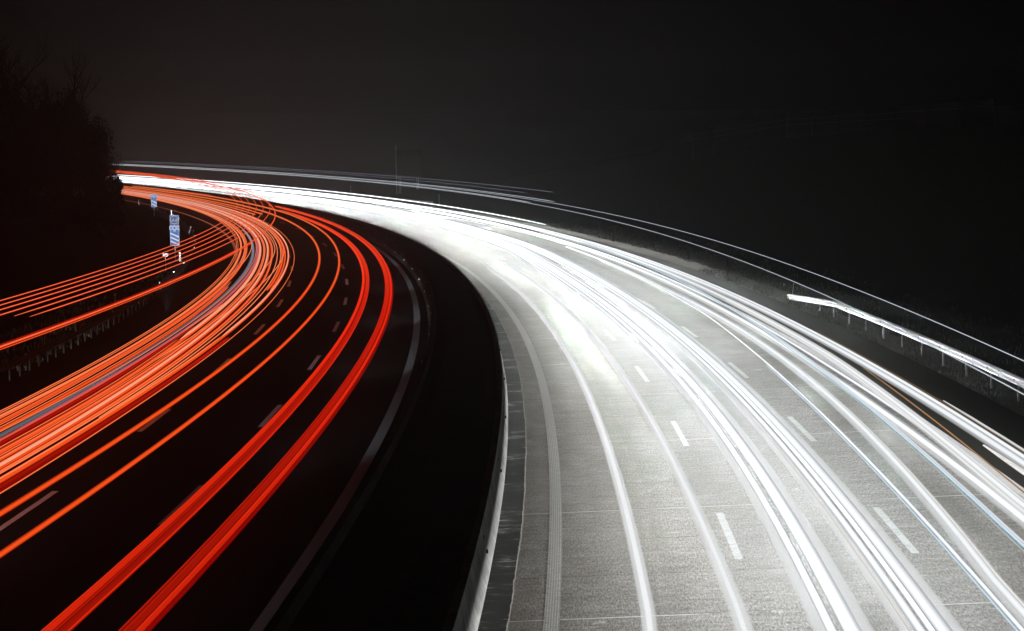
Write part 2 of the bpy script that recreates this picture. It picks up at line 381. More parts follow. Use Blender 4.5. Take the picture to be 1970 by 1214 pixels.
# solid lines
strip('edge_line', -1.80, -1.50, M['paint_ridged'], z=.005, n=2)
strip('edge_line', 9.45, 9.75, M['paint'], z=.005)
strip('edge_line', -6.90, -6.59, M['paint_grey'], z=.005)
strip('edge_line', -18.61, -18.31, M['paint'], z=.005)
# dashed lane lines: 6 m paint, 12 m gap
def arc_s(d, L):
    """road parameter at arc length L along the line offset by d"""
    ss = np.arange(0, 700, 1.0); p = P(ss, d)[:, :2]
    a = np.concatenate([[0], np.cumsum(np.linalg.norm(np.diff(p, axis=0), axis=1))]); return np.interp(L, a, ss)
for d, s1 in ((-10.625, 49.577), (-14.29, 48.961), (2.22, 46.632), (5.885, 46.653)):
    m = MB()
    for k in range(-1, 32):
        a, b = arc_s(d, s1+18*k), arc_s(d, s1+18*k+6)
        sheet(m, np.linspace(a, b, 4), [d-.085, d+.085], .006)
    tag(m.build('lane_marking', M['dash_paint']), kind='structure')

# ------------------------------------------------------------------ concrete barriers between the carriageways
def barrier(dface, side, mat, label, refl_s0, refl_z, hi):
    """side +1: its face looks to +d"""
    root = empty('concrete_barrier', P(40, dface))
    inv = root.matrix_world.copy(); inv = Matrix.Translation(root.location).inverted()
    def prof(h):
        return [(dface, 0), (dface-side*.02, .08), (dface-side*.10, .28), (dface-side*.19, h), (dface-side*.36, h), (dface-side*.45, .28), (dface-side*.52, .08), (dface-side*.54, 0)]
    m = MB()
    step = 4.0; s = -20.0
    while s < 520:
        L = step if s < 220 else 20.0
        st = np.linspace(s+.01, s+L-.01, 3 if L < 5 else 5)
        extrude(m, st, prof(hi+random.uniform(-.006, .006))); s += L
    o = m.build('body', mat, root); o.matrix_parent_inverse = inv
    for k in range(22):
        s = refl_s0+12*k
        for z, off in refl_z:
            q = P(s, dface-side*off, z); mm = MB(); t = float(th(s))
            mm.box((0, 0, 0), (.035, .05, .09), t); mm.box((0, -.03, 0), (.05, .02, .06), t)
            r = mm.build('reflector', M['reflector_dim'] if side < 0 else M['dull_steel'], root); r.matrix_parent_inverse = inv
            r.location = q
    tag(root, label, 'barrier', 'concrete barriers in the central reserve')
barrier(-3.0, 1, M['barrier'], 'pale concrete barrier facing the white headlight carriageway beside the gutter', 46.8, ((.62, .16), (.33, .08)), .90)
barrier(-6.20, -1, M['barrier_shaded'], 'dark concrete barrier glowing red beside the tail light carriageway', 79.9, ((.86, .15), (.32, .07)), .92)

# ------------------------------------------------------------------ guard rails
WB = [(0, .31), (.035, .285), (.075, .25), (.075, .22), (.03, .185), (.005, .155), (.03, .125), (.075, .09), (.075, .06), (.035, .025), (0, 0)]
def guard_rail(label, s0, s1, d, spacing, face, mat, flare=None, stuff_after=None, post_from=None):
    """W-beam on posts; FACE is the side (sign of d) that the beam looks to"""
    root = empty('guard_rail', P(s0, d)); inv = Matrix.Translation(root.location).inverted()
    st = np.arange(s0, s1+.1, 2.0)
    def dd(s): return d+(flare(s)[0] if flare else 0)
    def zz(s): return flare(s)[1] if flare else 0
    wb = [(face*a, z) for a, z in WB]; back = [(face*(a-.02), z) for a, z in WB[::-1]]
    pr = np.array(wb+back); n = len(pr)
    m = MB()
    for a in np.arange(s0, s1, 4.0):
        q = np.linspace(a, min(a+4.03, s1), 5); v = []
        for k, b in enumerate(q):
            lift = .003 if k == 4 else 0
            p = P(np.full(n, b), dd(b)+pr[:, 0]*(1+lift*5), 0); p[:, 2] = road_z(b, d)+.44+zz(b)+pr[:, 1]; v.append(p)
        v = np.concatenate(v)
        f = [(i*n+j, i*n+(j+1) % n, (i+1)*n+(j+1) % n, (i+1)*n+j) for i in range(4) for j in range(n)]+[tuple(range(n)), tuple(4*n+j for j in range(n-1, -1, -1))]
        m.add(v, f, [(pr[j, 1], b) for b in q for j in range(n)])
    o = m.build('beam', mat, root); o.matrix_parent_inverse = inv
    # lap-joint bolts
    m = MB()
    for a in (np.arange(s0+4, min(s1, s0+90), 4.0) if label.startswith('bright silver') else ()):
        for z in (.075, .235):
            p = P(a, dd(a)+face*.08, 0); m.box((p[0], p[1], road_z(a, d)+.44+zz(a)+z), (.03, .05, .03), float(th(a)))
        p = P(a+2, dd(a+2)+face*.02, 0); m.box((p[0], p[1], road_z(a, d)+.44+zz(a)+.155), (.02, .22, .05), float(th(a)))
    if m.v: o = m.build('joint_rivet', M['dull_steel'], root); o.matrix_parent_inverse = inv
    ps = np.arange(post_from if post_from is not None else s0+.5, s1, spacing)
    one = MB(); rest = MB()
    for i, a in enumerate(ps):
        p = P(a, dd(a)-face*.10, 0); t = float(th(a)); h = .70+zz(a)
        mm = MB() if i < 100 else rest
        base = (0, 0, 0) if i < 100 else (p[0], p[1], road_z(a, d))
        mm.box((base[0], base[1], base[2]+h/2-.15), (.05, .012, h+.3), t)
        mm.box((base[0]-.025*math.cos(t), base[1]-.025*math.sin(t), base[2]+h/2-.15), (.008, .09, h+.3), t)
        mm.box((base[0]+.025*math.cos(t), base[1]+.025*math.sin(t), base[2]+h/2-.15), (.008, .09, h+.3), t)
        if i < 100:
            r = mm.build('post', M['post_steel'] if mat is M['steel'] else mat, root); r.matrix_parent_inverse = inv; r.location = (p[0], p[1], float(road_z(a, d)))
    if rest.v: r = rest.build('post', mat, root); r.matrix_parent_inverse = inv; r['kind'] = 'stuff'
    return tag(root, label, 'guard rail')
def flare_right(s):
    t = max(0, s-107.5)/14.0          # the beam ramps down to the ground at its end
    return (.15*t, -.60*t)
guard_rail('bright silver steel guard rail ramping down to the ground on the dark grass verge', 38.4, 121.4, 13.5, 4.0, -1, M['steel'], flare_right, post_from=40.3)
def flare_far(s):
    t = max(0, 304-s)/8
    return (1.6*t, -.10*t)
guard_rail('distant bright guard rail starting past the verge where the white trails converge', 296, 500, 13.3, 4.0, -1, M['steel'], flare_far)
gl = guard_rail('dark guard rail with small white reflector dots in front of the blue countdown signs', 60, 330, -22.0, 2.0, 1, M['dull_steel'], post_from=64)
inv = Matrix.Translation(gl.location).inverted()
for k in range(20):
    s = 64.1+12*k; p = P(s, -21.88, .78); mm = MB(); mm.box((0, 0, 0), (.06, .02, .06), float(th(s))); mm.box((0, .02, -.03), (.03, .02, .08), float(th(s)))
    r = mm.build('reflector', M['reflector'], gl); r.matrix_parent_inverse = inv; r.location = p

# ------------------------------------------------------------------ delineator posts
def delineator(s, d, z0, h, label, tilt=0.0, seen='front', group='roadside delineator posts'):
    root = empty('delineator_post', P(s, d, z0), float(th(s))); root.rotation_euler = (0, tilt, float(th(s)))
    mb = MB(); w, t = .13, .10
    # a rounded three-sided hollow post with a slanted top
    pr = [(-w/2, -t/2), (w/2, -t/2), (w/2*.8, t*.2), (0, t/2), (-w/2*.8, t*.2)]; n = len(pr)
    lv = [(0, 0), (h*.55, 0), (h*.86, 0), (h, 0)]
    v = [(x, y, z+(.03 if (k == 3 and y < 0) else 0)) for k, (z, _) in enumerate(lv) for x, y in pr]
    f = [(i*n+j, i*n+(j+1) % n, (i+1)*n+(j+1) % n, (i+1)*n+j) for i in range(3) for j in range(n)]+[tuple(range(n-1, -1, -1)), tuple(3*n+j for j in range(n))]
    mb.add(v, f); mb.build('body', M['white_plastic'] if seen == 'front' else M['sign_back'], root)
    b = MB(); bh = h*.30
    b.add([(x*1.06, y*1.06, z) for z in (h*.50, h*.50+bh) for x, y in pr], [(j, (j+1) % n, n+(j+1) % n, n+j) for j in range(n)]+[tuple(range(n-1, -1, -1)), tuple(range(n, 2*n))])
    band = b.build('black_band', M['black_plastic'], root)
    c = MB(); c.box((0, -t/2-.012, h*.50+bh/2), (.06, .012, bh*.72)); c.build('reflector', M['reflector'] if seen == 'front' else M['dull_steel'], root)
    return tag(root, label, 'delineator', group)
delineator(116.5, -22.3, .74, .64, 'white delineator post on the dark rail, nearest the thick orange trail')
delineator(162.4, -22.25, .74, .66, 'white delineator post on the dark rail beside the small white plate')
delineator(214.5, -22.4, .74, .66, 'leaning white delineator post on the dark rail past the blue countdown signs', tilt=R(20))
delineator(264.2, -22.3, .74, .66, 'white delineator post standing just above the two-plate blue sign')
delineator(312.0, -22.4, .74, .66, 'white delineator post beside the trees, farthest along the dark rail')
RG = 'delineator posts on the grass verge seen from behind'
delineator(192.7, 14.1, -.1, 1.0, 'grey delineator post in the mist beside the white trails, farthest on the grass verge', seen='back', group=RG)
delineator(162.1, 14.6, -.1, 1.05, 'thin grey delineator post on the grass verge, middle of three', seen='back', group=RG)
delineator(142.6, 13.8, -.1, 1.08, 'grey delineator post with dark back on the verge before the steel guard rail', seen='back', group=RG)
delineator(94.0, 15.2, -.1, 1.0, 'dim delineator post standing behind the silver guard rail', seen='back', group=RG)
r = empty('marker_rod', P(121.2, 13.8, -.15), 0); r.rotation_euler = (0, R(7), 0)
m = MB(); m.tube([(0, 0, 0), (0, 0, .45), (0, 0, .82)], [.012, .011, .010], 6); m.build('rod', M['steel'], r)
m = MB(); m.tube([(0, 0, .80), (0, 0, .83), (0, 0, .87), (0, 0, .89)], [.012, .03, .03, .01], 8); m.build('cap', M['white_plastic'], r)
tag(r, 'thin leaning metal rod with a small cap at the ramped end of the guard rail', 'marker rod')

# ------------------------------------------------------------------ signs
GL = {  # strokes on a 4 x 6 grid, written mirrored as the photograph shows them
 '0': [[(0, 0), (4, 0), (4, 6), (0, 6), (0, 0)]],
 '3': [[(4, 0), (0, 0), (0, 6), (4, 6)], [(0, 3), (3, 3)]],
 '2': [[(4, 0), (0, 0), (0, 3), (4, 3), (4, 6), (0, 6)][::1]],
 'm': [[(0, 0), (0, 3.4), (4, 3.4), (4, 0)], [(2, 0), (2, 3.4)]],
}
def strokes(mb, lines, x0, z0, sx, sz, w, y):
    for ln in lines:
        for (ax, az), (bx, bz) in zip(ln[:-1], ln[1:]):
            A = (x0+ax*sx, z0+az*sz); B = (x0+bx*sx, z0+bz*sz)
            c = ((A[0]+B[0])/2, y, (A[1]+B[1])/2); L = math.hypot(B[0]-A[0], B[1]-A[1])+w
            mb.box(c, (L, .006, w), 0, 0, -math.atan2(B[1]-A[1], B[0]-A[0]))
def plate(root, w, h, z, mat, r=.05, name='plate'):
    mb = MB(); pts = []
    for cx, cz, a0 in ((w/2-r, h/2-r, 0), (-w/2+r, h/2-r, 90), (-w/2+r, -h/2+r, 180), (w/2-r, -h/2+r, 270)):
        for k in range(4): a = R(a0+30*k); pts.append((cx+r*math.cos(a), cz+r*math.sin(a)))
    n = len(pts); mb.add([(x, y, z+q) for y in (-.02, .02) for x, q in pts], [tuple(range(n)), tuple(range(2*n-1, n-1, -1))]+[(j, n+j, n+(j+1) % n, (j+1) % n) for j in range(n)])
    o = mb.build(name, mat, root)
    b = MB(); rim = [(x*(1-.045*1/w), y*1, q) for x, y, q in ()]
    for x0, x1, z0, z1 in ((-w/2+.02, w/2-.02, h/2-.035, h/2-.012), (-w/2+.02, w/2-.02, -h/2+.012, -h/2+.035), (-w/2+.012, -w/2+.035, -h/2+.04, h/2-.04), (w/2-.035, w/2-.012, -h/2+.04, h/2-.04)):
        b.box(((x0+x1)/2, -.023, z+(z0+z1)/2), (x1-x0, .008, z1-z0))
    b.build('border', M['sign_white'], o)
    return o
def bars(parent, w, zs, rise, thick):
    for zc in zs:
        mb = MB(); x0, x1 = -w/2+.04, w/2-.04
        q = [(x0, zc+rise/2), (x1, zc-rise/2), (x1, zc-rise/2-thick), (x0, zc+rise/2-thick)]
        mb.add([(x, y, z) for y in (-.028, -.022) for x, z in q], [(3, 2, 1, 0), (4, 5, 6, 7), (0, 1, 5, 4), (1, 2, 6, 5), (2, 3, 7, 6), (3, 0, 4, 7)])
        mb.build('diagonal_bar', M['sign_white'], parent)
def countdown(s, d, number, nbars, label, top=False, mat='sign_blue'):
    """exit countdown plate, its figures mirrored"""
    root = empty('countdown_sign', P(s, d, -.1), float(th(s))+R(-4)); w, h = .72, 1.66; zb = 1.22
    m = MB(); m.tube([(0, .06, 0), (0, .06, 1.5), (0, .06, zb+h+(.78 if top else -.1))], .038, 10); m.build('pole', M['steel'], root)
    p = plate(root, w, h, zb+h/2, M[mat])
    t = MB()
    cw = .052; gap = .075; x = -((4*cw)*3+2*gap)/2
    for ch in number: strokes(t, GL[ch], x, zb+h-.36, cw, .042, .045, -.026); x += 4*cw+gap
    t.build('distance_figures', M['sign_white'], p)
    t = MB(); strokes(t, GL['m'], -.075, zb+h-.52, .038, .030, .032, -.026); t.build('unit_letter', M['sign_white'], p)
    if nbars == 3: bars(p, w, (zb+.92, zb+.61, zb+.30), .30, .125)
    else: bars(p, w, (zb+.74, zb+.36), .34, .16)
    if top:
        q = plate(root, w, .72, zb+h+.06+.36, M['sign_dark_blue'], name='symbol_plate'); zc = zb+h+.42
        t = MB(); a = np.linspace(0, 2*math.pi, 33)
        t.tube(np.stack([.30*np.cos(a), np.full(33, -.024), zc+.30*np.sin(a)], 1), .014, 5, cap=False); t.build('ring', M['sign_white'], q)
        for cx in (-.125, .125):
            t = MB(); strokes(t, [[(-1.6, 0), (1.6, 0)], [(1.2, 0), (1.0, 3.0), (-.9, .3)], [(-1.3, 0), (-1.3, -.5)], [(1.4, 0), (1.4, -.5)]], cx, zc-.09, .055, .055, .026, -.026)
            t.build('symbol', M['sign_white'], q)
    return tag(root, label, 'road sign', 'blue exit countdown signs')
countdown(180.0, -23.3, '003', 3, 'tall blue countdown sign with three white bars and a ringed symbol plate above it', top=True)
countdown(288.6, -22.6, '002', 2, 'small violet blue countdown sign with two white bars before the orange trails', mat='sign_blue')
root = empty('distance_plate', P(164.6, -23.4, -.05), float(th(164.6))); m = MB(); m.tube([(0, .03, 0), (0, .03, .6), (0, .03, 1.30)], .022, 8); m.build('pole', M['steel'], root)
p = plate(root, .37, .25, 1.19, M['sign_white'], r=.02)
m = MB(); m.box((.075, -.024, 1.185), (.055, .006, .045)); m.box((.14, -.024, 1.185), (.05, .006, .045)); m.build('figures', M['sign_dark_blue'], p)
tag(root, 'small white kilometre plate on a thin post below the tall blue sign', 'road sign')
# large board seen from behind, mast beside it
root = empty('signboard', P(340, 22.3, -.2), float(th(340))); zt = 2.8
for x in (-1.42, 1.42):
    m = MB(); m.tube([(x-.13, .1, 0), (x-.13, .1, 4), (x-.13, .1, 7.0)], .06, 8); m.tube([(x+.13, .1, 0), (x+.13, .1, 4), (x+.13, .1, 7.0)], .06, 8)
    for z in np.arange(.6, 7, .9): m.box((x, .1, z), (.26, .05, .05))
    m.build('lattice_post', M['steel'], root)
m = MB(); m.box((0, 0, 4.9), (3.9, .06, 4.2)); m.build('board', M['sign_back'], root)
tag(root, 'large dark signboard seen from behind on two lattice posts in the mist', 'signboard')
root = empty('mast', P(341, 20.6, -.2)); m = MB(); m.tube([(0, 0, 0), (0, 0, 4), (0, 0, 8.0)], [.085, .07, .045], 10); m.build('pole', M['steel'], root)
m = MB(); m.box((0, 0, .06), (.4, .4, .12)); m.box((0, -.02, 7.95), (.16, .16, .10)); m.build('base_plate', M['dull_steel'], root)
tag(root, 'tall thin pale mast standing in the mist beyond the white trails', 'mast')
for s, d, lab in ((356, 17.2, 'short pale post far along the verge, before the mast and board'), (303, 17.3, 'short pale post beside the start of the distant guard rail')):
    root = empty('verge_post', P(s, d, -.15)); m = MB(); m.tube([(0, 0, 0), (0, 0, .8), (0, 0, 1.35)], [.05, .045, .04], 8); m.build('shaft', M['steel'], root)
    m = MB(); m.tube([(0, 0, 1.33), (0, 0, 1.38), (0, 0, 1.42)], [.055, .055, .02], 8); m.build('cap', M['white_plastic'], root); tag(root, lab, 'post')

# ------------------------------------------------------------------ fence on the embankment
fx = [1336, 1377, 1421, 1466, 1515, 1565, 1615, 1667, 1722, 1781.5, 1847, 1915]; fy = [250, 244, 236, 228, 220, 216, 212.5, 209.5, 205, 201, 196, 190]
fY = np.linspace(212, 150, 12)
pts = [Vector(((x-985)*Y/4296, Y, 8.674+(301-.014*(x-985)-y)*Y/4296)) for x, y, Y in zip(fx, fy, fY)]
root = empty('noise_fence', (pts[0].x, pts[0].y, pts[0].z-3.2)); inv = Matrix.Translation(root.location).inverted()
for i, p in enumerate(pts):
    m = MB(); m.box((0, 0, -2.0), (.10, .10, 4.0)); m.box((0, -.055, -.10), (.12, .02, .2)); r = m.build('post', M['dull_steel'], root); r.matrix_parent_inverse = inv; r.location = p
    if i:
        a, b = pts[i-1], p; c = (a+b)/2; dv = b-a; L = math.hypot(dv.x, dv.y); t = math.atan2(dv.y, dv.x)
        m = MB()
        for k in range(7): m.box((0, .08, -.25-k*.46), (L-.12, .05, .43), 0, 0, -math.atan2(dv.z, L))
        r = m.build('panel', M['timber'], root); r.matrix_parent_inverse = inv; r.location = c; r.rotation_euler = (0, 0, t)
tag(root, 'dim grey panel fence with pale posts along the top of the dark embankment', 'fence')

# ------------------------------------------------------------------ bare trees and bushes on the left bank
def tree(s, d, h, spread, label, seed, group='bare trees on the bank'):
    rr = random.Random(seed); z0 = float(hill(s, d))
    root = empty('bare_tree', P(s, d, z0-.1)); tr = MB(); cr = MB()
    def limb(mb, p, dirv, L, r, lev):
        n = 4; pts = [p]; q = p.copy(); dv = dirv.normalized()
        for i in range(n):
            dv = (dv+Vector((rr.uniform(-.16, .16), rr.uniform(-.16, .16), rr.uniform(-.02, .14)))).normalized(); q = q+dv*(L/n); pts.append(q.copy())
        mb.tube([tuple(x) for x in pts], np.linspace(r, r*.55 if lev < 4 else r*.4, n+1), 6 if lev < 2 else 3)
        return pts, dv
    def grow(p, dirv, L, r, lev):
        pts, dv = limb(tr if lev == 0 else cr, p, dirv, L, r, lev)
        if lev >= 5: return
        kids = (9, 5, 4, 4, 3)[lev]
        for k in range(kids):
            t = rr.uniform(.25 if lev else .18, 1.0) if k else 1.0
            i = min(3, int(t*4)); b = pts[i].lerp(pts[i+1], t*4-i)
            ax = Vector((rr.uniform(-1, 1), rr.uniform(-1, 1), rr.uniform(-.2, .5))).normalized()
            nd = (dv*(.9 if k == 0 else .55)+ax*(.35 if k == 0 else .85)*spread+Vector((0, 0, .25))).normalized()
            grow(b, nd, L*rr.uniform(.5, .72), max(.012, r*rr.uniform(.45, .62)), lev+1)
    grow(Vector((0, 0, 0)), Vector((rr.uniform(-.08, .08), 0, 1)), h*.42, h*.018, 0)
    tr.build('trunk', M['bark'], root); cr.build('crown', M['bark'], root)
    return tag(root, label, 'tree', group)
def bush(s, d, h, w, label, seed, n=5200, group='dark bushes on the bank'):
    g = np.random.default_rng(seed); z0 = float(hill(s, d)); root = empty('bush', P(s, d, z0-.1)); st = MB(); fo = MB()
    lobes = [(g.uniform(-.55, .55)*w, g.uniform(-.5, .5)*w, g.uniform(.25, .85)*h, g.uniform(.28, .5)) for _ in range(14)]
    for x, y, z, rad in lobes: st.tube([(x*.1, y*.1, 0), (x*.5, y*.5, z*.6), (x, y, z)], [.05, .03, .012], 5)
    for _ in range(60):
        a = g.uniform(0, 2*math.pi); rr_ = g.uniform(.3, .75)*w; z = g.uniform(.5, 1.15)*h
        st.tube([(math.cos(a)*rr_*.4, math.sin(a)*rr_*.4, z*.4), (math.cos(a)*rr_*.8, math.sin(a)*rr_*.8, z*.8), (math.cos(a)*rr_, math.sin(a)*rr_, z)], [.02, .012, .005], 3)
    c = g.integers(0, len(lobes), n); v = g.normal(size=(n, 3)); v /= np.linalg.norm(v, axis=1)[:, None]; rad = g.random(n)**.45
    L = np.array(lobes); p = L[c, :3]+v*(rad*L[c, 3])[:, None]*np.array([w*.85, w*.85, h*.55]); p[:, 2] = np.maximum(p[:, 2], .05)
    a = g.normal(size=(n, 3)); a /= np.linalg.norm(a, axis=1)[:, None]; b = np.cross(a, g.normal(size=(n, 3))); b /= np.linalg.norm(b, axis=1)[:, None]
    sz = g.uniform(.10, .24, n)[:, None]
    q = np.stack([p-a*sz, p+b*sz*.45, p+a*sz, p-b*sz*.45], 1).reshape(-1, 3)
    fo.add(q, [(4*i, 4*i+1, 4*i+2, 4*i+3) for i in range(n)])
    st.build('stems', M['bark'], root); fo.build('foliage', M['leaf'], root)
    return tag(root, label, 'bush', group)
# hedge line of trees and bushes that hides the far end of the carriageway
tree(238, -34.2, 17.5, 1.0, 'tall bare tree with fine twigs at the edge of the wood nearest the white trails', 3)
tree(243, -37.5, 16.5, 1.0, 'bare tree with a rounded crown, second from the edge of the wood', 5)
tree(232, -42.5, 18.5, 1.05, 'tall bare tree at the dark end of the wood, highest of all', 11)
tree(250, -32.0, 11.5, 1.1, 'smaller bare tree leaning over the far end of the tail light trails', 17)
tree(262, -40.0, 16.0, 1.0, 'bare tree standing behind the others, seen between their crowns', 23)
for i, (s, d, h, w, lab) in enumerate((
    (236, -30.0, 6.0, 3.0, 'rounded dark bush that the red and white trails vanish behind'),
    (240, -32.6, 11.5, 4.2, 'tall dark bush directly under the edge tree'),
    (236, -34.8, 12.5, 4.6, 'broad dark bush under the second bare tree'),
    (232, -38.8, 12.5, 4.8, 'dark bush filling the gap between the bare trees'),
    (230, -43.0, 14.5, 5.2, 'high dark bush at the dark end of the wood'),
    (222, -30.2, 3.4, 2.8, 'low dark bush in front of the wood, behind the guard rail'),
    (214, -34.0, 4.0, 3.2, 'low spreading dark bush in front of the wood beside the low one'),
    (206, -38.5, 4.6, 3.4, 'low spreading dark bush in front of the wood at its dark end'))):
    bush(s, d, h, w, lab, 40+i, n=14000 if h > 7 else (9500 if h > 5 else 4200))

# ------------------------------------------------------------------ grass
def blades(name, n, srange, drange, hmean, seed, wide=1.0, clump=.35):
    g = np.random.default_rng(seed); s = g.uniform(*srange, n); d = g.uniform(*drange, n)
    keep = (np.sin(s*1.9+d*2.3)+np.sin(s*.63-d*3.1)+g.normal(0, .8, n)) > clump; s = s[keep]; d = d[keep]; n = len(s)
    b = P(s, d, hill(s, d)-.02); h = hmean*g.gamma(4, .25, n); a = g.uniform(0, 2*math.pi, n); le = g.uniform(.1, .6, n)*h
    w = .006*wide*(1+s/70); ax = np.stack([np.cos(a), np.sin(a), 0*a], 1); px = np.stack([-np.sin(a), np.cos(a), 0*a], 1)
    up = np.array([0, 0, 1.0]); m1 = b+up*(h*.6)[:, None]+ax*(le*.4)[:, None]; tp = b+up*h[:, None]+ax*le[:, None]
    W_ = px*w[:, None]
    v = np.stack([b-W_, b+W_, m1+W_*.7, m1-W_*.7, tp], 1).reshape(-1, 3)
    f = [q for i in range(n) for q in ((5*i, 5*i+1, 5*i+2, 5*i+3), (5*i+3, 5*i+2, 5*i+4))]
    mb = MB(); mb.add(v, f); return tag(mb.build(name, M['grass']), kind='stuff')
blades('verge_grass', 15000, (58, 150), (12.75, 14.6), .15, 1, 1.1)
blades('verge_grass', 16000, (60, 230), (14.3, 18), .17, 2, 1.3)
blades('verge_grass', 9000, (90, 190), (-27, -22.3), .20, 3, 1.5)

# ------------------------------------------------------------------ the light trails of passing vehicles: glowing tubes at lamp height
def dline(spec):
    if spec[0] == 'p':
        _, a, b, c = spec; return lambda s: sum(ck*(np.clip(s, a, b)/100)**k for k, ck in enumerate(c))
    ks = np.array([q[0] for q in spec], float); kd = np.array([q[1] for q in spec], float)
    def f(s):
        off = np.linspace(-14, 14, 9); w = np.cos(off/14*1.4); w /= w.sum()
        return sum(wi*np.interp(np.asarray(s)+o, ks, kd) for wi, o in zip(w, off))
    return f
def streak_mesh(spec, dd, z, rx, rz, s0, s1, grow=.45):
    n = max(6, int((min(s1, 200)-s0)/4)+int(max(0, s1-200)/8)+2)
    if s1 > 200 and s0 < 200: s = np.concatenate([np.linspace(s0, 200, max(4, int((200-s0)/4))), np.linspace(200, s1, max(4, int((s1-200)/8)))[1:]])
    else: s = np.linspace(s0, s1, max(5, int((s1-s0)/4)))
    k = np.maximum(1, s/90.)**grow
    d = dline(spec)(s)+dd
    pts = P(s, d, z); t = np.interp(s, S, TH)
    a = np.stack([np.cos(t), np.sin(t), 0*t], 1); b = np.tile([0, 0, 1.0], (len(s), 1))
    taper = np.ones(len(s)); taper[0] = .35; taper[-1] = .35
    mb = MB(); mb.tube(pts, rx*k*taper, 8 if rx > .03 else 6, rz=rz*k*taper, frame=(a, b), uvs=s); return mb
def beam(parent, s, d, aim, watts, wide, flat, col=(1, 1, 1), z=.48):
    """flat spot from lamp height towards AIM: low beams of passing lamps, and added fill spots"""
    l = bpy.data.lights.new('headlight_or_fill_beam', 'SPOT'); l.energy = watts; l.spot_size = R(wide); l.spot_blend = 1.0; l.color = col; l.shadow_soft_size = .12
    o = bpy.data.objects.new('headlight_or_fill_beam', l); COL.objects.link(o); a = Vector(P(s, d, z)); b = Vector(P(*aim))
    q = (b-a).to_track_quat('-Z', 'Y'); M4 = Matrix.LocRotScale(a, q, Vector((1, flat, 1)))
    o.parent = parent
    o.matrix_world = M4
    if parent is not None: o.matrix_parent_inverse = Matrix.Translation(parent.location).inverted(); o.matrix_basis = M4
    return o
def oncoming(root, d, watts, col):
    s = 48.0; g = random.Random(int(d*10))
    while s < 470:
        step = 2.2 if s < 125 else (3.6 if s < 220 else 6.5)
        q = d+g.uniform(-.35, .35)
        beam(root, s, q, (s-40, q+1.1, -1.15), watts*step/5.3*float(np.interp(s, [60, 80, 100, 180], [1, .95, .86, .82])), 46, .09, col); s += step
def trail(label, group, spec, streaks):
    """STREAKS: (offset d, height z, half width, half height, colour, s0, s1). One streak: a single mesh."""
    if len(streaks) == 1:
        dd, z, rx, rz, c, s0, s1 = streaks[0]
        o = streak_mesh(spec, dd, z, rx, rz, s0, s1).build('light_trail', G[c], smooth=True)
        return tag(o, label, 'light trail', group)
    root = empty('light_trail', P(streaks[0][5], float(dline(spec)(streaks[0][5])), streaks[0][1])); inv = Matrix.Translation(root.location).inverted()
    for dd, z, rx, rz, c, s0, s1 in streaks:
        o = streak_mesh(spec, dd, z, rx, rz, s0, s1).build('streak', G[c], root, smooth=True); o.matrix_parent_inverse = inv
    return tag(root, label, 'light trail', group)
FAR = 482; BEAM = 58000; LEFT = 3000
WG = 'white headlight trails on the oncoming carriageway'
trail('slim pale trail beside the gutter, first from the concrete barrier', WG, ('p', 39, 159, [.688, -1.733, .531]), [(0, .55, .066, .055, 'lane', 14, 159.5), (0, .53, .15, .08, 'halo', 14, 157)])
trail('slim pale trail by the dashes, second from the concrete barrier', WG, ('p', 38, 148, [2.293, -1.817, .51]), [(0, .55, .058, .05, 'lane', 14, 161), (0, .53, .17, .08, 'halo', 14, 158)])
broad = trail('broadest white trail, widening into a glaring band along the middle lane', WG, ('p', 37, 175, [2.675, 2.942, -4.342, 1.689]), [
    (-.19, .60, .095, .10, 'strong', 14, FAR), (.13, .62, .16, .11, 'strong', 14, FAR), (.36, .58, .15, .08, 'halo', 14, 120), (-.34, .58, .15, .07, 'halo', 14, 130), (.05, .55, .42, .10, 'halo', 60, 200), (-.36, .58, .07, .05, 'soft', 71, 170),
    (-.42, .62, .12, .09, 'white', 92, FAR), (.42, .62, .12, .10, 'white', 104, FAR), (.66, .6, .12, .08, 'white', 128, FAR), (-.66, .6, .10, .08, 'white', 120, FAR), (-.92, .6, .05, .05, 'soft', 140, 260)])
layered = trail('wide layered white trail next to the broadest one', WG, ('p', 36, 173, [4.543, .817, -1.719, .785]), [
    (-.17, .62, .085, .09, 'white', 14, FAR), (-.02, .66, .06, .07, 'strong', 14, FAR), (.17, .66, .13, .11, 'white', 14, FAR), (.36, .62, .16, .10, 'halo', 14, 130), (-.36, .60, .14, .09, 'halo', 14, 130), (-.36, .6, .012, .012, 'warm', 14, 84), (-.31, .55, .010, .010, 'amber', 14, 70),
    (-.32, .55, .035, .05, 'teal', 69, 84), (.38, .64, .08, .08, 'white', 112, FAR), (-.40, .64, .09, .08, 'white', 126, FAR), (.55, .62, .05, .05, 'soft', 146, FAR)])
trail('thin cool white trail with a bluish fringe along the dashes of the outer lane', WG, ('p', 35, 100, [5.851, -.336, .921]), [(0, .9, .045, .045, 'white', 14, 150), (-.07, .88, .022, .02, 'blue', 14, 78)])
trail('smooth warm white trail between the two bluish ones', WG, ('p', 38, 118, [4.344, 5.922, -3.403]), [(0, .9, .075, .07, 'white', 14, 170), (.10, .88, .04, .04, 'warm', 14, 120), (0, .86, .18, .12, 'halo', 14, 150)])
trail('pale blue trail with a soft blue rim in the outer lane', WG, ('p', 42, 161, [6.629, 1.255, -.14]), [(0, 1.0, .034, .034, 'blue', 14, 175), (-.06, .96, .022, .02, 'teal', 14, 90), (.04, 1.02, .03, .03, 'soft', 14, 120)])
trail('solid white trail just outside the pale blue one', WG, ('p', 49, 75, [8.383, -.546]), [(0, .65, .09, .08, 'strong', 14, FAR), (0, .62, .20, .12, 'halo', 14, 200)])
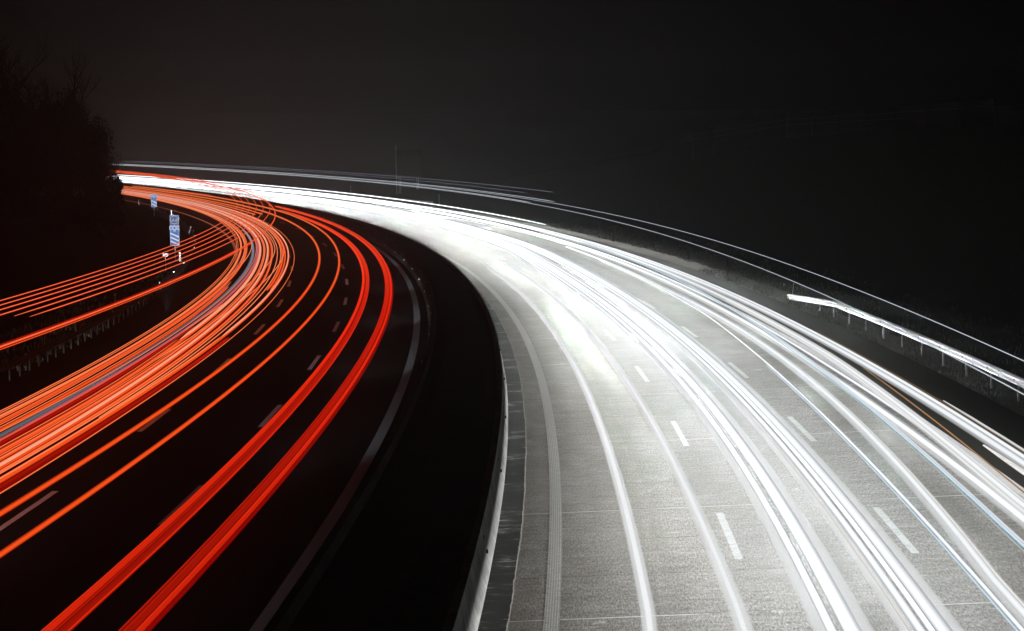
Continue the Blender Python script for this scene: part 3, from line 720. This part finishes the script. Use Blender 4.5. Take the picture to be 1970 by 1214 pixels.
trail('narrow white trail that merges with its broader neighbour near the amber line', WG, ('p', 61, 78, [8.925, -.683]), [(0, .65, .055, .06, 'white', 58, FAR)])
trail('broad creamy white trail beside the amber line', WG, ('p', 48, 79, [7.416, 1.53]), [(0, .9, .075, .07, 'white', 14, FAR), (.09, .9, .05, .05, 'warm', 14, 110), (-.1, .86, .045, .04, 'warm', 14, 110), (0, .86, .22, .13, 'halo', 14, 200)])
trail('single thin amber trail between white trails', None, ('p', 46, 72, [7.253, 1.842]), [(0, 1.2, .018, .02, 'amber', 14, 72.5)])
outer = trail('outermost bright white trail along the dark shoulder', WG, ('p', 54, 205, [9.776, -.011]), [
    (0, .62, .24, .13, 'halo', 14, 200), (-.05, .64, .085, .08, 'white', 14, FAR), (.12, .68, .06, .06, 'white', 14, FAR), (.19, .74, .008, .008, 'amber', 14, 92), (.27, .74, .035, .035, 'soft', 14, 66.5), (-.25, .56, .09, .05, 'warm', 14, 58)])
trail('distant white trail ending in mid air above the shoulder', WG, ((200, 10.3), (520, 10.2)), [(0, 1.1, .04, .04, 'white', 206, FAR)])
trail('distant white trail squeezed between the outer trails in the mist', WG, ((120, 7.3), (520, 7.6)), [(0, .8, .06, .06, 'white', 176, FAR)])
oncoming(broad, .6, BEAM*.74, (1, .96, .91))
oncoming(layered, 3.75, BEAM*1.3, (.95, .98, 1))
oncoming(outer, 7.5, BEAM*.50, (1, .98, .95))
for s in np.arange(100, 440, 9.0): beam(outer, s, 10.3, (s-30, 12.8, -.5), BEAM*float(np.interp(s, [100, 150, 200, 300], [.08, .30, .55, .9])), 36, .10, (1, .97, .92))  # added fill spots on the shoulder, aimed to brighten the verge
for s in np.arange(88, 165, 7.0): beam(outer, s, 10.3, (s-26, 13.5, .56 if s < 133 else .30), BEAM*(.55 if s < 130 else .75), 7, .17, (.97, .98, 1))  # added narrow spots off the lanes, aimed to brighten the guard rail
TG = 'thin high marker light trails over the oncoming outer lane'
trail('thin high white line sweeping over the grass verge, upper of two', TG, ('p', 51, 200, [9.041, .063]), [(0, 3.45, .014, .014, 'marker', 14, FAR)])
trail('thin high white line crossing over the guard rail end, lower of two', TG, ('p', 45, 191, [7.92, -.087]), [(0, 3.38, .015, .015, 'marker', 14, FAR)])
trail('faint thin line high in the mist, topmost of the distant lines', TG, ((200, 11.7), (520, 11.9)), [(0, 3.95, .016, .016, 'faint', 210, FAR)])
trail('faint thin line just under the topmost distant line', TG, ((200, 9.4), (520, 9.6)), [(0, 3.95, .014, .014, 'faint', 211, FAR)])
trail('crisp distant line ending over the verge, third from the top', TG, ((200, 10.1), (520, 10.5)), [(0, 3.4, .022, .02, 'marker', 200, FAR)])
trail('crisp distant line ending over the shoulder, lowest of the high ones', TG, ((200, 8.1), (520, 8.4)), [(0, 3.4, .024, .022, 'marker', 201, FAR)])

RG_ = 'red and orange tail light trails packed in the slow lane'
NF = 396
def slow(label, knots, streaks): return trail(label, RG_, knots, [(a, z, rx*(.76 if c in ('orange', 'pink') else 1), rz, c, s0, s1) for a, z, rx, rz, c, s0, s1 in streaks])
slow('hair-thin double orange trail on the outside of the bundle', ((60, -18.2), (85, -18.2), (158, -18.45), (300, -18.55)), [(0, .9, .022, .022, 'orange_line', 14, NF), (.12, .9, .018, .018, 'orange_line', 14, NF)])
slow('slim pale orange trail next to the outer double line', ((65, -17.9), (82, -17.8), (158, -18.1), (300, -18.2)), [(0, .9, .045, .045, 'peach', 14, NF), (.07, .88, .03, .03, 'orange', 14, NF)])
slow('wide streaky orange band, first wide one from the dark shoulder', ((63, -17.5), (81, -17.6), (158, -17.7), (300, -17.9)), [(0, .9, .13, .06, 'orange', 14, 300), (-.09, .97, .012, .012, 'peach', 14, NF), (.06, .97, .014, .012, 'orange_line', 14, NF), (.15, .92, .03, .02, 'red', 14, 130)])
slow('fine yellowish orange line between the wide band and the grey streak', ((62, -17.25), (79, -17.38), (158, -17.6), (300, -17.7)), [(0, .95, .016, .016, 'orange_line', 14, NF)])
slow('orange trail with a pale upper rim right above the grey streak', ((61.5, -17.05), (78, -17.12), (130, -17.3)), [(0, .9, .065, .05, 'orange', 14, 128), (-.06, .95, .016, .016, 'peach', 14, 132)])
slow('cool grey blue streak running through the red bundle', ((60, -16.75), (77, -16.9), (158, -17.1), (215, -17.3)), [(0, .9, .085, .05, 'grey', 14, 215), (.05, .93, .02, .02, 'violet', 100, 230)])
slow('fine bright orange line hugging the grey streak', ((60, -16.86), (76, -16.72), (158, -16.9), (300, -17.0)), [(0, .98, .022, .02, 'orange_line', 14, NF)])
slow('dull rose trail with a violet flank below the grey streak', ((59, -16.5), (75, -16.6), (158, -16.75), (300, -17.0)), [(0, .9, .05, .04, 'rose', 14, 300), (-.07, .9, .04, .03, 'violet', 62, 190)])
slow('dark red band ending where the broad pale trail begins', ((59, -16.28), (75, -16.3), (92, -16.45)), [(0, .9, .12, .05, 'dark_red', 14, 91), (.03, .95, .03, .03, 'red', 14, 98), (-.08, .95, .014, .014, 'red_edge', 14, 91)])
slow('broad orange trail turning pale pink through the bend', ((57, -15.95), (71, -15.9), (91, -16.2), (158, -16.6), (300, -16.7)), [(0, .9, .15, .06, 'orange', 14, 110), (0, .93, .105, .09, 'pink', 91, NF), (-.1, .96, .015, .015, 'peach', 14, 91), (.08, .96, .02, .015, 'orange_line', 14, 91)])
slow('orange trail with fine pale lines, next after the broad pink one', ((55.3, -15.58), (69.5, -15.6), (110, -15.95), (158, -16.3), (300, -16.3)), [(0, .9, .09, .06, 'orange', 14, NF), (-.05, .96, .014, .014, 'peach', 14, NF), (.06, .95, .02, .018, 'peach', 40, 240)])
slow('brightest almost white pink trail in the middle of the bundle', ((54, -15.22), (67.6, -15.3), (110, -15.7), (158, -16.05), (300, -15.9)), [(0, .93, .075, .07, 'pink', 14, NF), (.09, .9, .04, .04, 'orange', 14, NF)])
slow('deep orange trail beneath the brightest one', ((53, -15.0), (66.3, -15.02), (110, -15.35), (158, -15.75), (300, -15.6)), [(0, .9, .085, .06, 'orange', 14, NF), (.07, .95, .015, .015, 'peach', 14, 260)])
slow('slim peach trail drifting across the lane in the bend', ((52.5, -14.87), (65.2, -14.8), (110, -15.15), (158, -15.32), (300, -15.3)), [(0, .95, .026, .026, 'peach', 14, NF)])
slow('slim peach trail running close along its drifting twin', ((52.4, -14.8), (65, -14.72), (110, -14.95), (158, -15.08), (300, -15.0)), [(0, .92, .026, .026, 'peach', 64, NF)])
slow('flat orange ribbon beginning abruptly in the bend', ((120, -14.78), (158, -14.86), (300, -14.9)), [(-.09, .9, .09, .05, 'orange', 123.5, NF), (.10, .9, .07, .05, 'orange', 123.5, NF)])
slow('thick pale orange trail beside the dashed line', ((51.6, -14.6), (63.8, -14.6), (157, -14.52), (300, -14.55)), [(0, .9, .07, .06, 'orange', 14, NF), (-.01, .96, .03, .03, 'peach', 14, 92), (0, .95, .055, .06, 'pink', 92, NF)])
slow('dull dark red band with fine lines, ending beside the dashes', ((50, -14.36), (62.6, -14.38), (92, -14.3)), [(0, .86, .11, .05, 'dark_red', 14, 92), (-.05, .91, .014, .014, 'red', 14, 92), (.01, .92, .03, .02, 'red', 14, 92), (.06, .91, .012, .012, 'red', 14, 92)])
slow('hair-thin orange line on the inside of the bundle, beside the dashes', ((49.5, -14.1), (62, -14.18), (156, -14.1), (300, -14.2)), [(0, .9, .018, .018, 'orange_line', 14, 300)])
for lab, kn, a, b in (
    ('thin peach trail crossing the bundle from the brightest trail towards the dashes', ((90, -15.9), (120, -15.6), (165, -14.8), (230, -14.9)), 82, 330),
    ('thin peach trail weaving out of the pink trail into the bend', ((100, -16.6), (130, -16.2), (170, -15.45), (230, -15.6)), 96, 330),
    ('thin peach trail slanting from the dark shoulder side into the bend', ((90, -17.8), (130, -17.9), (180, -17.2), (260, -17.4)), 108, 340),
    ('short bright peach trail starting beside the pale edge line in the bend', ((130, -17.6), (158, -17.75), (230, -18.0)), 150, 330)):
    slow(lab, kn, [(0, .95, .024, .024, 'peach', a, b)])
KG = 'thin roof light trails of a truck crossing high over the bend'
for i, (d, s0, lab) in enumerate(((-18.36, 14, 'topmost of the six thin red lines sweeping over the blue sign'), (-17.86, 14, 'second from the top of the six thin red lines crossing the dark bank'),
        (-17.36, 14, 'third from the top of the six thin red lines crossing the dark bank'), (-16.84, 14, 'fourth from the top of the six thin red lines, above the two short ones'),
        (-16.32, 60.6, 'fifth of the six thin red lines, stopping short beside the picture edge'), (-15.80, 60.2, 'lowest of the six thin red lines, stopping short above the grass'))):
    trail(lab, KG, ((60, d), (300, d+.02)), [(0, 4.15, .019, .019, 'high', s0, 398)])
trail('thicker double orange line running low over the guard rail and grass', 'high orange trails over the guard rail', ((50, -15.42), (184, -15.42), (300, -15.3)), [(0, 3.75, .032, .03, 'high', 14, 398), (.05, 3.70, .018, .018, 'orange', 14, 120), (-.05, 3.79, .018, .018, 'red', 14, 110)])
MG = 'slim orange tail light pair in the middle lane'
trail('slim orange trail with dark red rim, first of the pair beside the bundle', MG, ('p', 45, 307, [-13.43, .922, -.146]), [(0, 1.1, .078, .07, 'orange_slim', 14, NF)])
trail('slim orange trail with dark red rim, second of the pair, on the empty lane', MG, ('p', 40, 252, [-12.011, .56, .051]), [(0, 1.1, .074, .066, 'orange_slim', 14, NF)])
FG = 'broad red tail light pair in the fast lane'
trail('broad deep red ribbon split by a dark line over the second row of dashes', FG, ('p', 35, 271, [-9.257, -.378, .154]), [(-.13, .86, .075, .07, 'red_edge', 14, 271), (-.03, .85, .03, .04, 'dark_red', 14, 271), (.10, .84, .11, .08, 'red', 14, 271), (.20, .86, .012, .02, 'hot_red', 14, 200), (-.15, .93, .014, .012, 'hot_red', 14, 260), (-.09, .93, .009, .009, 'hot_red', 14, 180), (.06, .93, .008, .008, 'red_edge', 14, 150)])
trail('broadest deep red ribbon, closest to the concrete barrier', FG, ('p', 35, 285, [-8.019, -.298, .147]), [(-.10, .85, .13, .09, 'red', 14, 285), (.03, .86, .02, .04, 'dark_red', 14, 285), (.10, .86, .05, .05, 'red_edge', 14, 285), (.18, .82, .05, .05, 'dark_red', 14, 150), (.10, .92, .016, .014, 'hot_red', 14, 280), (-.16, .94, .009, .009, 'red_edge', 14, 150), (-.06, .95, .007, .007, 'red_edge', 14, 120)])
DG = 'distant tail light trails beyond the bend'
for lab, d, s0, s1, r, c in (('distant orange band ending where the slim pair thins out', -12.5, 257, 430, .06, 'orange'), ('distant orange band just below the highest thin line', -13.4, 256, 430, .06, 'orange'),
        ('distant thin orange line over the blue countdown sign', -11.2, 300, 430, .035, 'orange_line'), ('distant short red streak under the white glare, upper one', -8.6, 338, 392, .045, 'red_edge'),
        ('distant short red streak under the white glare, lower one', -9.5, 332, 380, .045, 'red_edge')):
    trail(lab, DG, ((200, d), (500, d)), [(0, .9, r, r*.9, c, s0, s1)])

# ------------------------------------------------------------------ headlights of the cars driving away catch posts and paint; added spots light the signs
def headlight(s, d, target, watts, cone, blend=.6):  # added spot beside the lanes, aimed to brighten a single sign
    l = bpy.data.lights.new('headlight_or_fill_beam', 'SPOT'); l.energy = watts; l.spot_size = R(cone); l.spot_blend = blend; l.color = (.90, .95, 1.0); l.shadow_soft_size = .08
    o = bpy.data.objects.new('headlight_or_fill_beam', l); COL.objects.link(o); a = Vector(P(s, d, .7)); b = Vector(P(*target)); o.location = a
    o.rotation_euler = (b-a).to_track_quat('-Z', 'Y').to_euler(); return o
headlight(110, -19.0, (180, -23.3, 2.5), 190000, 4.6, 1.0)
headlight(220, -19.0, (288.6, -22.6, 2.1), 150000, 3.2, 1.0)
for s, d, w in ((22, -15.2, 70), (70, -16.4, 14), (120, -16.4, 10), (175, -16.4, 8), (230, -16.4, 10), (285, -16.4, 9), (18, -9.3, 11), (48, -8.4, 16), (72, -8.3, 24), (96, -8.2, 26), (122, -8.1, 24), (150, -8.0, 20)):
    beam(None, s, d, (s+45, d-(1.3 if d < -12 else .2), -.5), LEFT*w, 24, .12, (.93, .97, 1))

# ------------------------------------------------------------------ night mist
mb = MB(); mb.box((-40, 430, 19), (1160, 1060, 60))
k = NT('night_mist'); v = k.n('VolumePrincipled'); v.inputs['Color'].default_value = (.85, .915, .89, 1); v.inputs['Density'].default_value = .00088; v.inputs['Anisotropy'].default_value = .78
k.l(v.outputs[0], k.out.inputs['Volume'])
tag(mb.build('haze', k.m), kind='stuff')
